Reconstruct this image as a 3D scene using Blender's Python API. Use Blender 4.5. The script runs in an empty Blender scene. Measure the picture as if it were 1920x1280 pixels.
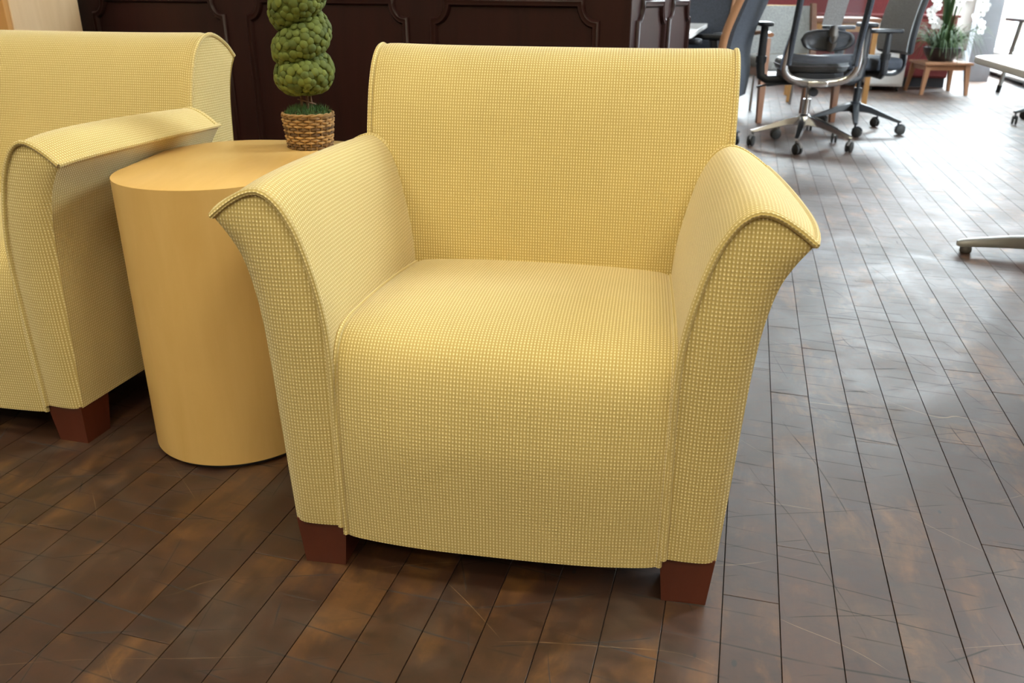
import bpy, bmesh, math, random
from mathutils import Vector, Matrix
random.seed(7)
PI = math.pi
R = math.radians
sc = bpy.context.scene
C = sc.collection

# ------------------------------------------------------------------ camera
CH = 0.92
pit, rol = R(22.8768), R(0.396)
FPX = 1547.03
X0 = Vector((1, 0, 0)); U0 = Vector((0, math.sin(pit), math.cos(pit))); FW = Vector((0, math.cos(pit), -math.sin(pit)))
XR = X0 * math.cos(rol) + U0 * math.sin(rol)
UP = U0 * math.cos(rol) - X0 * math.sin(rol)
cam = bpy.data.cameras.new('camera')
cam.sensor_width = 36.0
cam.lens = FPX / 1920 * 36.0
cam.clip_start = 0.02
cam.dof.use_dof = True
cam.dof.focus_distance = 1.45
cam.dof.aperture_fstop = 7.0
co = bpy.data.objects.new('camera', cam)
C.objects.link(co)
m = Matrix.Identity(4)
for i in range(3):
    m[i][0] = XR[i]; m[i][1] = UP[i]; m[i][2] = -FW[i]
m[0][3], m[1][3], m[2][3] = 0, 0, CH
co.matrix_world = m
sc.camera = co

# ------------------------------------------------------------------ light
PY = R(15.023)                       # the building's own axis (floor boards, walls)
NV = Vector((math.cos(PY), -math.sin(PY), 0)); DV = Vector((math.sin(PY), math.cos(PY), 0))
def nt(n, t, z=0.0): return NV * n + DV * t + Vector((0, 0, z))

w = bpy.data.worlds.new('sky'); sc.world = w; w.use_nodes = True
bg = w.node_tree.nodes['Background']
bg.inputs[0].default_value = (0.86, 0.925, 1.0, 1)
bg.inputs[1].default_value = 43.0

sun = bpy.data.lights.new('sun_offscreen', 'SUN'); sun.energy = 14.0; sun.angle = R(0.6); sun.color = (1, 0.95, 0.86)
so = bpy.data.objects.new('sun_offscreen', sun); C.objects.link(so)
sd = (-NV * math.cos(R(78)) * 0.92 - DV * math.cos(R(78)) * 0.39 + Vector((0, 0, -math.sin(R(78))))).normalized()
so.rotation_euler = sd.to_track_quat('-Z', 'Y').to_euler()
so.location = nt(8, 8, 8)

LAMP_POWER = 20.5
vs = sc.view_settings
vs.view_transform = 'Standard'; vs.look = 'None'; vs.gamma = 1.0; vs.use_curve_mapping = False
vs.exposure = 0.0
sc.cycles.max_bounces = 7; sc.cycles.diffuse_bounces = 4; sc.cycles.glossy_bounces = 3; sc.cycles.transmission_bounces = 3; sc.cycles.transparent_max_bounces = 8
sc.cycles.caustics_reflective = False; sc.cycles.caustics_refractive = False

# ------------------------------------------------------------------ material helpers
def mat(name):
    mm = bpy.data.materials.new(name); mm.use_nodes = True
    t = mm.node_tree
    return mm, t, t.nodes, t.links, t.nodes['Principled BSDF']
def math_node(t, op, a, b=None, c=None, clamp=False):
    n = t.nodes.new('ShaderNodeMath'); n.operation = op; n.use_clamp = clamp
    for i, v in enumerate((a, b, c)):
        if v is None: continue
        if isinstance(v, (int, float)): n.inputs[i].default_value = v
        else: t.links.new(v, n.inputs[i])
    return n.outputs[0]
def mix_col(t, fac, a, b, mode='MIX'):
    n = t.nodes.new('ShaderNodeMix'); n.data_type = 'RGBA'; n.blend_type = mode
    if isinstance(fac, (int, float)): n.inputs[0].default_value = fac
    else: t.links.new(fac, n.inputs[0])
    for i, v in ((6, a), (7, b)):
        if isinstance(v, (tuple, list)): n.inputs[i].default_value = (*v[:3], 1)
        else: t.links.new(v, n.inputs[i])
    return n.outputs[2]
def ramp(t, fac, stops):
    n = t.nodes.new('ShaderNodeValToRGB'); e = n.color_ramp.elements
    while len(e) < len(stops): e.new(0.5)
    for i, (p, c) in enumerate(stops):
        e[i].position = p; e[i].color = (*c[:3], 1) if not isinstance(c, (int, float)) else (c, c, c, 1)
    t.links.new(fac, n.inputs[0]); return n.outputs[0]
def noise(t, vec, scale, detail=3, rough=0.55, dist=0.0):
    n = t.nodes.new('ShaderNodeTexNoise'); n.inputs['Scale'].default_value = scale; n.inputs['Detail'].default_value = detail
    n.inputs['Roughness'].default_value = rough; n.inputs['Distortion'].default_value = dist
    if vec is not None: t.links.new(vec, n.inputs['Vector'])
    return n.outputs[0]
def mapping(t, vec, scale=(1, 1, 1), rot=(0, 0, 0), loc=(0, 0, 0)):
    n = t.nodes.new('ShaderNodeMapping'); n.inputs['Scale'].default_value = scale; n.inputs['Rotation'].default_value = rot
    n.inputs['Location'].default_value = loc
    t.links.new(vec, n.inputs['Vector']); return n.outputs[0]
def coord(t, which='Object'):
    return t.nodes.new('ShaderNodeTexCoord').outputs[which]
def bump(t, bs, height, strength, dist):
    n = t.nodes.new('ShaderNodeBump'); n.inputs['Strength'].default_value = strength; n.inputs['Distance'].default_value = dist
    t.links.new(height, n.inputs['Height']); t.links.new(n.outputs[0], bs.inputs['Normal'])
def simple(name, col, rough=0.5, metal=0.0, var=0.06, scale=8.0, spec=0.5, coat=0.0):
    mm, t, ns, ln, bs = mat(name)
    f = noise(t, coord(t), scale, 3)
    lo = tuple(max(0, c * (1 - var * 2)) for c in col); hi = tuple(min(1, c * (1 + var * 2)) for c in col)
    ln.new(ramp(t, f, [(0.3, lo), (0.7, hi)]), bs.inputs['Base Color'])
    bs.inputs['Roughness'].default_value = rough; bs.inputs['Metallic'].default_value = metal
    bs.inputs['Specular IOR Level'].default_value = spec; bs.inputs['Coat Weight'].default_value = coat
    return mm
def wood(name, dark, light, rough=0.35, grain=(40, 40, 2.5), spec=0.5, coat=0.0):
    mm, t, ns, ln, bs = mat(name)
    v = mapping(t, coord(t), grain)
    f = noise(t, v, 1.0, 5, 0.6, 0.6)
    g = noise(t, mapping(t, coord(t), (3, 3, 1.2)), 1.0, 2)
    ff = math_node(t, 'ADD', math_node(t, 'MULTIPLY', f, 0.6), math_node(t, 'MULTIPLY', g, 0.4))
    ln.new(ramp(t, ff, [(0.34, dark), (0.66, light)]), bs.inputs['Base Color'])
    bs.inputs['Roughness'].default_value = rough; bs.inputs['Specular IOR Level'].default_value = spec
    bs.inputs['Coat Weight'].default_value = coat; bs.inputs['Coat Roughness'].default_value = 0.2
    return mm

def fabric_mat():
    mm, t, ns, ln, bs = mat('woven_fabric')
    uv = t.nodes.new('ShaderNodeUVMap'); uv.uv_map = 'uv'
    sep = t.nodes.new('ShaderNodeSeparateXYZ'); ln.new(uv.outputs[0], sep.inputs[0])
    wob = noise(t, coord(t), 60.0, 2)
    wo = math_node(t, 'MULTIPLY', math_node(t, 'SUBTRACT', wob, 0.5), 0.9)
    def cosw(x, pitch):
        a = math_node(t, 'ADD', math_node(t, 'MULTIPLY', x, 2 * PI / pitch), wo)
        return math_node(t, 'MULTIPLY_ADD', math_node(t, 'COSINE', a), 0.5, 0.5)
    cu = cosw(sep.outputs[0], 0.0053); cv = cosw(sep.outputs[1], 0.0060)
    d = math_node(t, 'MULTIPLY', cu, cv)
    dots = t.nodes.new('ShaderNodeMapRange'); dots.interpolation_type = 'SMOOTHSTEP'
    dots.inputs[1].default_value = 0.40; dots.inputs[2].default_value = 0.86; ln.new(d, dots.inputs[0])
    rib = math_node(t, 'MULTIPLY', cu, 0.24)
    jit = noise(t, coord(t), 380.0, 2)
    k = math_node(t, 'MULTIPLY', math_node(t, 'ADD', dots.outputs[0], rib), math_node(t, 'MULTIPLY_ADD', jit, 0.7, 0.62), clamp=True)
    big = noise(t, coord(t), 5.0, 3)
    ground = ramp(t, big, [(0.3, (0.470, 0.345, 0.108)), (0.7, (0.520, 0.385, 0.127))])
    col = mix_col(t, k, ground, (0.88, 0.76, 0.42))
    ln.new(col, bs.inputs['Base Color'])
    bs.inputs['Roughness'].default_value = 0.85; bs.inputs['Specular IOR Level'].default_value = 0.2
    bs.inputs['Sheen Weight'].default_value = 0.45; bs.inputs['Sheen Roughness'].default_value = 0.5
    bs.inputs['Sheen Tint'].default_value = (1, 0.93, 0.8, 1)
    bump(t, bs, math_node(t, 'ADD', d, math_node(t, 'MULTIPLY', cu, 0.35)), 0.55, 0.0011)
    return mm

def floor_mat():
    mm, t, ns, ln, bs = mat('worn_floor_board')
    oc = coord(t)
    at = t.nodes.new('ShaderNodeAttribute'); at.attribute_name = 'rnd'
    rnd = at.outputs['Fac']
    off = t.nodes.new('ShaderNodeCombineXYZ'); ln.new(math_node(t, 'MULTIPLY', rnd, 41.0), off.inputs[2]); ln.new(math_node(t, 'MULTIPLY', rnd, 17.0), off.inputs[1])
    va = t.nodes.new('ShaderNodeVectorMath'); ln.new(oc, va.inputs[0]); ln.new(off.outputs[0], va.inputs[1])
    pv = va.outputs[0]
    grain = noise(t, mapping(t, pv, (70, 3.5, 1)), 1.0, 5, 0.65, 0.5)
    blot = noise(t, mapping(t, pv, (9, 4, 1)), 1.0, 5, 0.62, 0.4)
    wear = noise(t, mapping(t, oc, (3.0, 3.0, 1)), 1.0, 4, 0.6, 0.3)
    base = ramp(t, rnd, [(0.0, (0.027, 0.0080, 0.0032)), (0.35, (0.037, 0.0120, 0.0043)), (0.7, (0.049, 0.0170, 0.0052)), (1.0, (0.034, 0.0135, 0.006))])
    c = mix_col(t, ramp(t, grain, [(0.3, 0.0), (0.75, 1.0)]), mix_col(t, 0.35, base, (0.026, 0.010, 0.006)), base)
    # worn-through amber patches, grey grime and dark stain with their own shapes
    amb = math_node(t, 'MULTIPLY', ramp(t, blot, [(0.50, 0.0), (0.62, 1.0)]), ramp(t, wear, [(0.40, 0.0), (0.58, 1.0)]))
    c = mix_col(t, math_node(t, 'MULTIPLY', math_node(t, 'MULTIPLY', amb, math_node(t, 'MULTIPLY_ADD', grain, 0.9, 0.3)), 0.65), c, (0.185, 0.080, 0.019))
    gr = noise(t, mapping(t, oc, (6, 5, 1), loc=(3, 9, 0)), 1.0, 5, 0.65, 0.5)
    c = mix_col(t, math_node(t, 'MULTIPLY', ramp(t, gr, [(0.50, 0.0), (0.68, 1.0)]), 0.40), c, (0.060, 0.042, 0.030))
    st = noise(t, mapping(t, oc, (4, 7, 1), loc=(13, 2, 0)), 1.0, 5, 0.7, 0.6)
    c = mix_col(t, math_node(t, 'MULTIPLY', ramp(t, st, [(0.56, 0.0), (0.74, 1.0)]), 0.6), c, (0.030, 0.014, 0.010))
    # scratches: thin contour lines of stretched noise, broken up by a mask
    def scratch(rot, freq, loc, width, thr, sxl):
        """thin, nearly straight marks: one candidate line per band, broken into short runs"""
        v = mapping(t, oc, (1, 1, 1), (0, 0, rot), loc)
        sp = t.nodes.new('ShaderNodeSeparateXYZ'); ln.new(v, sp.inputs[0])
        wv = noise(t, mapping(t, v, (1.6, 5.0, 1)), 1.0, 1, 0.4)
        Y = math_node(t, 'ADD', math_node(t, 'MULTIPLY', sp.outputs[1], freq), math_node(t, 'MULTIPLY', wv, 1.5))
        fr = math_node(t, 'FRACT', Y); fl = math_node(t, 'FLOOR', Y)
        d_ = math_node(t, 'ABSOLUTE', math_node(t, 'SUBTRACT', fr, 0.5))
        line = t.nodes.new('ShaderNodeMapRange'); line.clamp = True
        line.inputs[1].default_value = width * freq; line.inputs[2].default_value = width * freq * 0.35
        line.inputs[3].default_value = 0; line.inputs[4].default_value = 1; ln.new(d_, line.inputs[0])
        cm = t.nodes.new('ShaderNodeCombineXYZ'); ln.new(math_node(t, 'MULTIPLY', sp.outputs[0], sxl), cm.inputs[0]); ln.new(math_node(t, 'MULTIPLY', fl, 3.71), cm.inputs[1])
        mk = noise(t, cm.outputs[0], 1.0, 2, 0.6)
        return math_node(t, 'MULTIPLY', line.outputs[0], ramp(t, mk, [(thr, 0.0), (thr + 0.10, 1.0)]))
    dk = scratch(R(4), 16.0, (4, 1, 0), 0.0019, 0.46, 6.0)
    dk2 = scratch(R(-22), 10.0, (9, 5, 2), 0.0015, 0.49, 7.0)
    dk3 = scratch(R(72), 8.0, (2, 15, 1), 0.0015, 0.51, 5.0)
    lt = scratch(R(-18), 5.0, (21, 7, 3), 0.0011, 0.54, 4.0)
    lt2 = scratch(R(40), 4.5, (5, 27, 4), 0.0010, 0.55, 4.0)
    dks = math_node(t, 'ADD', math_node(t, 'ADD', dk, dk2), dk3, clamp=True)
    lts = math_node(t, 'ADD', lt, lt2, clamp=True)
    c = mix_col(t, math_node(t, 'MULTIPLY', dks, 0.95), c, (0.016, 0.010, 0.009))
    c = mix_col(t, math_node(t, 'MULTIPLY', lts, 0.55), c, (0.30, 0.19, 0.10))
    mot = noise(t, mapping(t, pv, (22, 34, 1)), 1.0, 6, 0.7, 0.4)
    c = mix_col(t, 0.55, c, mix_col(t, 1.0, c, ramp(t, mot, [(0.3, 0.35), (0.7, 1.9)]), 'MULTIPLY'))
    # nail holes
    vo = t.nodes.new('ShaderNodeTexVoronoi'); vo.inputs['Scale'].default_value = 1.0
    ln.new(mapping(t, pv, (11, 6, 1)), vo.inputs['Vector'])
    hol = t.nodes.new('ShaderNodeMapRange'); hol.inputs[1].default_value = 0.050; hol.inputs[2].default_value = 0.034; hol.clamp = True
    hol.inputs[3].default_value = 0; hol.inputs[4].default_value = 1; ln.new(vo.outputs['Distance'], hol.inputs[0])
    c = mix_col(t, hol.outputs[0], c, (0.010, 0.007, 0.006))
    ln.new(c, bs.inputs['Base Color'])
    rg = math_node(t, 'ADD', math_node(t, 'MULTIPLY_ADD', gr, 0.34, 0.22), math_node(t, 'MULTIPLY', mot, 0.20))
    rg = math_node(t, 'ADD', rg, math_node(t, 'MULTIPLY', dks, 0.3))
    ln.new(rg, bs.inputs['Roughness'])
    bs.inputs['Specular IOR Level'].default_value = 0.90
    hgt = math_node(t, 'ADD', math_node(t, 'MULTIPLY', grain, 0.25), math_node(t, 'MULTIPLY', blot, 0.9))
    bump(t, bs, hgt, 0.35, 0.0014)
    return mm

def glass_mat():
    mm, t, ns, ln, bs = mat('window_glass')
    ns.remove(bs)
    out = [n for n in ns if n.type == 'OUTPUT_MATERIAL'][0]
    tr = ns.new('ShaderNodeBsdfTransparent'); tr.inputs[0].default_value = (0.95, 0.98, 0.97, 1)
    gl = ns.new('ShaderNodeBsdfGlossy'); gl.inputs['Roughness'].default_value = 0.02
    mx = ns.new('ShaderNodeMixShader'); mx.inputs[0].default_value = 0.05
    ln.new(tr.outputs[0], mx.inputs[1]); ln.new(gl.outputs[0], mx.inputs[2]); ln.new(mx.outputs[0], out.inputs[0])
    return mm
def mesh_net_mat():
    mm, t, ns, ln, bs = mat('chair_mesh')
    bs.inputs['Base Color'].default_value = (0.16, 0.18, 0.22, 1); bs.inputs['Roughness'].default_value = 0.7
    ck = t.nodes.new('ShaderNodeTexChecker'); ck.inputs['Scale'].default_value = 500
    ln.new(coord(t), ck.inputs['Vector'])
    ln.new(math_node(t, 'MULTIPLY_ADD', ck.outputs['Fac'], 0.45, 0.05), bs.inputs['Alpha'])
    return mm
def emit_mat(name, col, s):
    mm, t, ns, ln, bs = mat(name)
    bs.inputs['Emission Color'].default_value = (*col, 1); bs.inputs['Emission Strength'].default_value = s
    bs.inputs['Base Color'].default_value = (0.8, 0.8, 0.8, 1)
    return mm
def leaf_mat(name, a, b, rough=0.6, scale=9.0):
    mm, t, ns, ln, bs = mat(name)
    at = t.nodes.new('ShaderNodeAttribute'); at.attribute_name = 'rnd'
    f = math_node(t, 'ADD', math_node(t, 'MULTIPLY', at.outputs['Fac'], 0.6), math_node(t, 'MULTIPLY', noise(t, coord(t), scale, 4), 0.5))
    ln.new(ramp(t, f, [(0.2, a), (0.85, b)]), bs.inputs['Base Color'])
    bs.inputs['Roughness'].default_value = rough
    return mm

MT = {
    'fabric': fabric_mat(),
    'floor': floor_mat(),
    'gap': simple('floor_gap', (0.012, 0.009, 0.008), 0.9),
    'cherry': wood('cherry_leg', (0.078, 0.017, 0.008), (0.115, 0.026, 0.012), 0.30, (25, 25, 6)),
    'maple': wood('maple_laminate', (0.66, 0.415, 0.135), (0.725, 0.475, 0.175), 0.34, (22, 22, 3.0)),
    'maple_top': wood('maple_laminate_top', (0.66, 0.415, 0.135), (0.725, 0.475, 0.175), 0.34, (30, 5, 5)),
    'maple_pale': wood('pale_maple', (0.62, 0.42, 0.24), (0.74, 0.54, 0.34), 0.4, (14, 14, 1.2)),
    'maple_orange': wood('orange_maple', (0.50, 0.25, 0.08), (0.58, 0.30, 0.10), 0.4, (14, 14, 1.2)),
    'mahogany': wood('mahogany', (0.015, 0.0045, 0.0045), (0.030, 0.0085, 0.0075), 0.40, (18, 18, 1.5), 0.22),
    'guestwood': wood('guest_chair_wood', (0.21, 0.080, 0.032), (0.29, 0.115, 0.046), 0.35, (20, 20, 3)),
    'blondwood': wood('blond_wood', (0.62, 0.42, 0.16), (0.72, 0.52, 0.22), 0.35, (20, 20, 3)),
    'tablewood': wood('pale_cherry', (0.36, 0.18, 0.095), (0.44, 0.23, 0.125), 0.4, (20, 20, 3)),
    'brownwood': wood('brown_laminate', (0.28, 0.13, 0.08), (0.36, 0.18, 0.11), 0.3, (20, 4, 4)),
    'black': simple('black_plastic', (0.022, 0.025, 0.032), 0.42),
    'darkfab': simple('charcoal_fabric', (0.045, 0.053, 0.072), 0.8, var=0.15, scale=120),
    'greyleather': simple('grey_leather', (0.13, 0.14, 0.15), 0.42),
    'greymesh': simple('grey_back_fabric', (0.26, 0.27, 0.29), 0.6, var=0.1, scale=150),
    'greyup': simple('pale_grey_upholstery', (0.34, 0.35, 0.35), 0.9, var=0.1, scale=90),
    'chrome': simple('polished_aluminium', (0.82, 0.83, 0.85), 0.14, 1.0, var=0.02),
    'steel': simple('satin_steel', (0.60, 0.60, 0.60), 0.32, 1.0, var=0.03),
    'grymetal': simple('grey_painted_metal', (0.42, 0.42, 0.41), 0.38, 0.2, var=0.03),
    'dgrymetal': simple('dark_grey_metal', (0.11, 0.10, 0.095), 0.5, 0.2, var=0.05),
    'white': simple('white_laminate', (0.80, 0.80, 0.81), 0.32, var=0.01),
    'paint': simple('white_wall_paint', (0.36, 0.34, 0.31), 0.7, var=0.02, scale=3),
    'ceil': simple('ceiling_paint', (0.72, 0.71, 0.68), 0.85, var=0.02, scale=3),
    'bluepaint': simple('grey_blue_paint', (0.45, 0.50, 0.56), 0.5, var=0.03),
    'frame': simple('window_frame_aluminium', (0.50, 0.52, 0.54), 0.4, 0.6),
    'maroon': simple('maroon_panel', (0.16, 0.022, 0.022), 0.55, var=0.08, scale=20),
    'maroonfab': simple('maroon_partition_fabric', (0.24, 0.045, 0.05), 0.85, var=0.08, scale=60),
    'brick': simple('masonry', (0.30, 0.22, 0.18), 0.85, var=0.12, scale=2),
    'pave': simple('pavement', (0.20, 0.195, 0.185), 0.8, var=0.1, scale=2),
    'wicker': leaf_mat('wicker', (0.055, 0.024, 0.010), (0.46, 0.27, 0.10), 0.6, 60),
    'moss': leaf_mat('moss_green', (0.030, 0.075, 0.020), (0.085, 0.16, 0.045), 0.9, 120),
    'topiary': leaf_mat('preserved_green', (0.032, 0.052, 0.006), (0.130, 0.160, 0.022), 0.8, 40),
    'twig': simple('brown_twig', (0.16, 0.085, 0.045), 0.8, var=0.2, scale=60),
    'grass': leaf_mat('grass_blade', (0.020, 0.062, 0.016), (0.085, 0.15, 0.045), 0.5, 4),
    'petal': simple('white_petal', (0.85, 0.85, 0.86), 0.6, var=0.02),
    'pot': simple('dark_glazed_pot', (0.028, 0.026, 0.036), 0.35),
    'rubber': simple('black_rubber', (0.02, 0.02, 0.02), 0.6),
    'glass': glass_mat(), 'net': mesh_net_mat(),
    'lamp': emit_mat('lamp_diffuser', (1.0, 0.92, 0.68), LAMP_POWER),
}

# ------------------------------------------------------------------ mesh helpers
class G:
    def __init__(s): s.v = []; s.f = []; s.uv = []; s.rnd = []
    def add(s, vs_, fs_, uvs=None, rnd=0.5):
        o = len(s.v); s.v += [tuple(p) for p in vs_]; s.rnd += [rnd] * len(vs_)
        for f in fs_:
            s.f.append(tuple(i + o for i in f))
            s.uv.append([uvs[i] for i in f] if uvs else None)
        return s
    def build(s, name, material, parent=None, smooth=True, kind=None, sharp=35):
        me = bpy.data.meshes.new(name); me.from_pydata(s.v, [], s.f)
        if any(u is not None for u in s.uv):
            l = me.uv_layers.new(name='uv'); k = 0
            for f, u in zip(s.f, s.uv):
                for j in range(len(f)):
                    if u: l.data[k].uv = u[j]
                    k += 1
        a = me.attributes.new('rnd', 'FLOAT', 'POINT'); a.data.foreach_set('value', s.rnd)
        me.materials.append(MT[material])
        bm = bmesh.new(); bm.from_mesh(me); bmesh.ops.recalc_face_normals(bm, faces=bm.faces); 
        if smooth:
            for f in bm.faces: f.smooth = True
            for e in bm.edges:
                if len(e.link_faces) == 2 and e.calc_face_angle(0) > R(sharp): e.smooth = False
        bm.to_mesh(me); bm.free()
        o = bpy.data.objects.new(name, me); C.objects.link(o)
        if parent: o.parent = parent
        if kind: o['kind'] = kind
        return o

def thing(name, label, cat, loc=(0, 0, 0), rz=0.0, group=None):
    o = bpy.data.objects.new(name, None); C.objects.link(o); o.empty_display_size = 0.1
    o.location = loc; o.rotation_euler = (0, 0, rz)
    o['label'] = label; o['category'] = cat
    if group: o['group'] = group
    return o
def dup(root, loc, rz, label, group=None):
    def cp(o, par):
        c = o.copy(); C.objects.link(c); c.parent = par
        for ch in list(o.children): cp(ch, c)
        return c
    r = cp(root, None); r.location = loc; r.rotation_euler = (0, 0, rz); r['label'] = label
    if group: r['group'] = group
    return r
def box(g, x0, x1, y0, y1, z0, z1, b=0.0, rnd=0.5):
    if b <= 0:
        vs_ = [(x, y, z) for z in (z0, z1) for y in (y0, y1) for x in (x0, x1)]
        return g.add(vs_, [(0, 2, 3, 1), (4, 5, 7, 6), (0, 1, 5, 4), (2, 6, 7, 3), (0, 4, 6, 2), (1, 3, 7, 5)], rnd=rnd)
    bm = bmesh.new(); bmesh.ops.create_cube(bm, size=1)
    for v in bm.verts: v.co = Vector(((x0 + x1) / 2 + v.co.x * (x1 - x0), (y0 + y1) / 2 + v.co.y * (y1 - y0), (z0 + z1) / 2 + v.co.z * (z1 - z0)))
    bmesh.ops.bevel(bm, geom=list(bm.edges), offset=b, segments=2, profile=0.5, affect='EDGES', clamp_overlap=True)
    bm.verts.index_update()
    g.add([v.co[:] for v in bm.verts], [tuple(v.index for v in f.verts) for f in bm.faces], rnd=rnd); bm.free(); return g
def loft(g, rings, caps=(True, True), closed=True, rnd=0.5, uvf=None):
    n = len(rings[0]); vs_ = [p for r_ in rings for p in r_]; fs = []
    for i in range(len(rings) - 1):
        for j in range(n if closed else n - 1):
            k = (j + 1) % n
            fs.append((i * n + j, i * n + k, (i + 1) * n + k, (i + 1) * n + j))
    if caps[0]: fs.append(tuple(range(n))[::-1])
    if caps[1]: fs.append(tuple((len(rings) - 1) * n + j for j in range(n)))
    return g.add(vs_, fs, rnd=rnd)
def tube(g, pts, rad, seg=8, caps=True, uvlen=False, flat=None, rnd=0.5, closed=False):
    pts = [Vector(p) for p in pts]; n = len(pts)
    rads = rad if isinstance(rad, (list, tuple)) else [rad] * n
    rings = []; prev = None; L = 0; uvs = []
    for i, p in enumerate(pts):
        a = pts[max(i - 1, 0)] if not closed else pts[(i - 1) % n]; b = pts[min(i + 1, n - 1)] if not closed else pts[(i + 1) % n]
        tg = (b - a).normalized()
        if prev is None:
            ref = Vector((0, 0, 1)) if abs(tg.z) < 0.9 else Vector((1, 0, 0))
            u = ref - tg * ref.dot(tg)
        else: u = prev - tg * prev.dot(tg)
        u.normalize(); prev = u; vv = tg.cross(u)
        if i: L += (p - pts[i - 1]).length
        fu, fv = (flat if flat else (1, 1))
        rings.append([p + (u * math.cos(2 * PI * k / seg) * fu + vv * math.sin(2 * PI * k / seg) * fv) * rads[i] for k in range(seg)])
        uvs += [(2 * PI * rads[i] * k / seg, L) for k in range(seg)]
    o = len(g.v)
    if not uvlen:
        if closed: rings.append(rings[0])
        return loft(g, rings, (caps and not closed, caps and not closed), rnd=rnd)
    vs_ = [p for r_ in rings for p in r_]; fs = []
    for i in range(n - 1):
        for j in range(seg):
            k = (j + 1) % seg; fs.append((i * seg + j, i * seg + k, (i + 1) * seg + k, (i + 1) * seg + j))
    fs.append(tuple(range(seg))[::-1]); fs.append(tuple((n - 1) * seg + j for j in range(seg)))
    return g.add(vs_, fs, uvs)
def cyl(g, p0, p1, r0, r1=None, seg=16, rnd=0.5):
    return tube(g, [p0, p1], [r0, r0 if r1 is None else r1], seg, rnd=rnd)
def lathe(g, prof, seg=32, cx=0, cy=0, rnd=0.5):
    rings = [[(cx + r_ * math.cos(2 * PI * k / seg), cy + r_ * math.sin(2 * PI * k / seg), z) for k in range(seg)] for r_, z in prof]
    return loft(g, rings, rnd=rnd)
def rrect(w, d, r_, z, cx=0, cy=0, n=6):
    pts = []
    for sx, sy, a0 in ((1, 1, 0), (-1, 1, 90), (-1, -1, 180), (1, -1, 270)):
        for k in range(n + 1):
            a = R(a0 + 90 * k / n)
            pts.append((cx + sx * (w / 2 - r_) + r_ * math.cos(a), cy + sy * (d / 2 - r_) + r_ * math.sin(a), z))
    return pts
def slab(g, w, d, r_, z0, z1, e=0.004, cx=0, cy=0, crown=0.0, n=6, steps=4):
    rings = []
    for k in range(steps + 1):
        a = PI / 2 * k / steps; i = e * (1 - math.sin(a))
        rings.append(rrect(w - 2 * i, d - 2 * i, max(r_ - i, 0.002), z0 + e * (1 - math.cos(a)), cx, cy, n))
    for k in range(steps + 1):
        a = PI / 2 * k / steps; i = e * (1 - math.cos(a))
        rings.append(rrect(w - 2 * i, d - 2 * i, max(r_ - i, 0.002), z1 - e * (1 - math.sin(a)), cx, cy, n))
    if crown:
        for k in range(1, 6):
            s_ = 1 - k / 6
            rings.append([((x - cx) * s_ + cx, (y - cy) * s_ + cy, z1 + crown * (1 - s_ ** 2)) for x, y, z in rrect(w - 2 * e, d - 2 * e, max(r_ - e, 0.002), z1, cx, cy, n)])
    return loft(g, rings)
def crom(pts, n):
    """resample a Catmull-Rom curve evenly to n points"""
    P = [Vector(p) for p in pts]; P = [P[0] * 2 - P[1]] + P + [P[-1] * 2 - P[-2]]
    out = []
    for i in range(1, len(P) - 2):
        for k in range(24):
            t = k / 24; a, b, c, d = P[i - 1], P[i], P[i + 1], P[i + 2]
            out.append(0.5 * ((2 * b) + (c - a) * t + (2 * a - 5 * b + 4 * c - d) * t * t + (3 * b - a - 3 * c + d) * t ** 3))
    out.append(P[-2]); L = [0]
    for i in range(1, len(out)): L.append(L[-1] + (out[i] - out[i - 1]).length)
    res = []; j = 0
    for k in range(n):
        s_ = L[-1] * k / (n - 1)
        while j < len(L) - 2 and L[j + 1] < s_: j += 1
        f = (s_ - L[j]) / max(L[j + 1] - L[j], 1e-9); res.append(out[j].lerp(out[j + 1], min(max(f, 0), 1)))
    return res
def grid(g, fn, nu, nv, uvfn=None):
    """surface patch; UVs in metres along both directions"""
    P = [[Vector(fn(i / (nu - 1), j / (nv - 1))) for j in range(nv)] for i in range(nu)]
    mi, mj = nu // 2, nv // 2
    su = [0]; sv = [0]
    for i in range(1, nu): su.append(su[-1] + (P[i][mj] - P[i - 1][mj]).length)
    for j in range(1, nv): sv.append(sv[-1] + (P[mi][j] - P[mi][j - 1]).length)
    vs_ = []; uvs = []; fs = []
    for i in range(nu):
        for j in range(nv):
            vs_.append(P[i][j]); uvs.append(uvfn(P[i][j]) if uvfn else (su[i], sv[j]))
    for i in range(nu - 1):
        for j in range(nv - 1):
            a = i * nv + j; fs.append((a, a + 1, a + nv + 1, a + nv))
    return g.add(vs_, fs, uvs)
def prism_box(g, b0, b1, z0, z1):
    """tapered block: b0 = (x0,x1,y0,y1) at z0, b1 at z1"""
    r_ = lambda b, z: [(b[0], b[2], z), (b[1], b[2], z), (b[1], b[3], z), (b[0], b[3], z)]
    return loft(g, [r_(b0, z0), r_(b1, z1)])

# ================================================================== ROOM SHELL (drawn in board axes n,t)
RZ = -PY
NMIN, NMAX, TMIN, TMAX, HC = -4.2, 3.1, -4.5, 14.0, 4.4
def struct(name, g, material, **k):
    o = g.build(name, material, None, smooth=False); o.rotation_euler = (0, 0, RZ); o['kind'] = 'structure'
    for a, b in k.items(): o[a] = b
    return o
g = G(); box(g, NMIN, NMAX, TMIN, TMAX, -0.12, -0.0045)
floor = struct('floor', g, 'gap')

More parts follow.
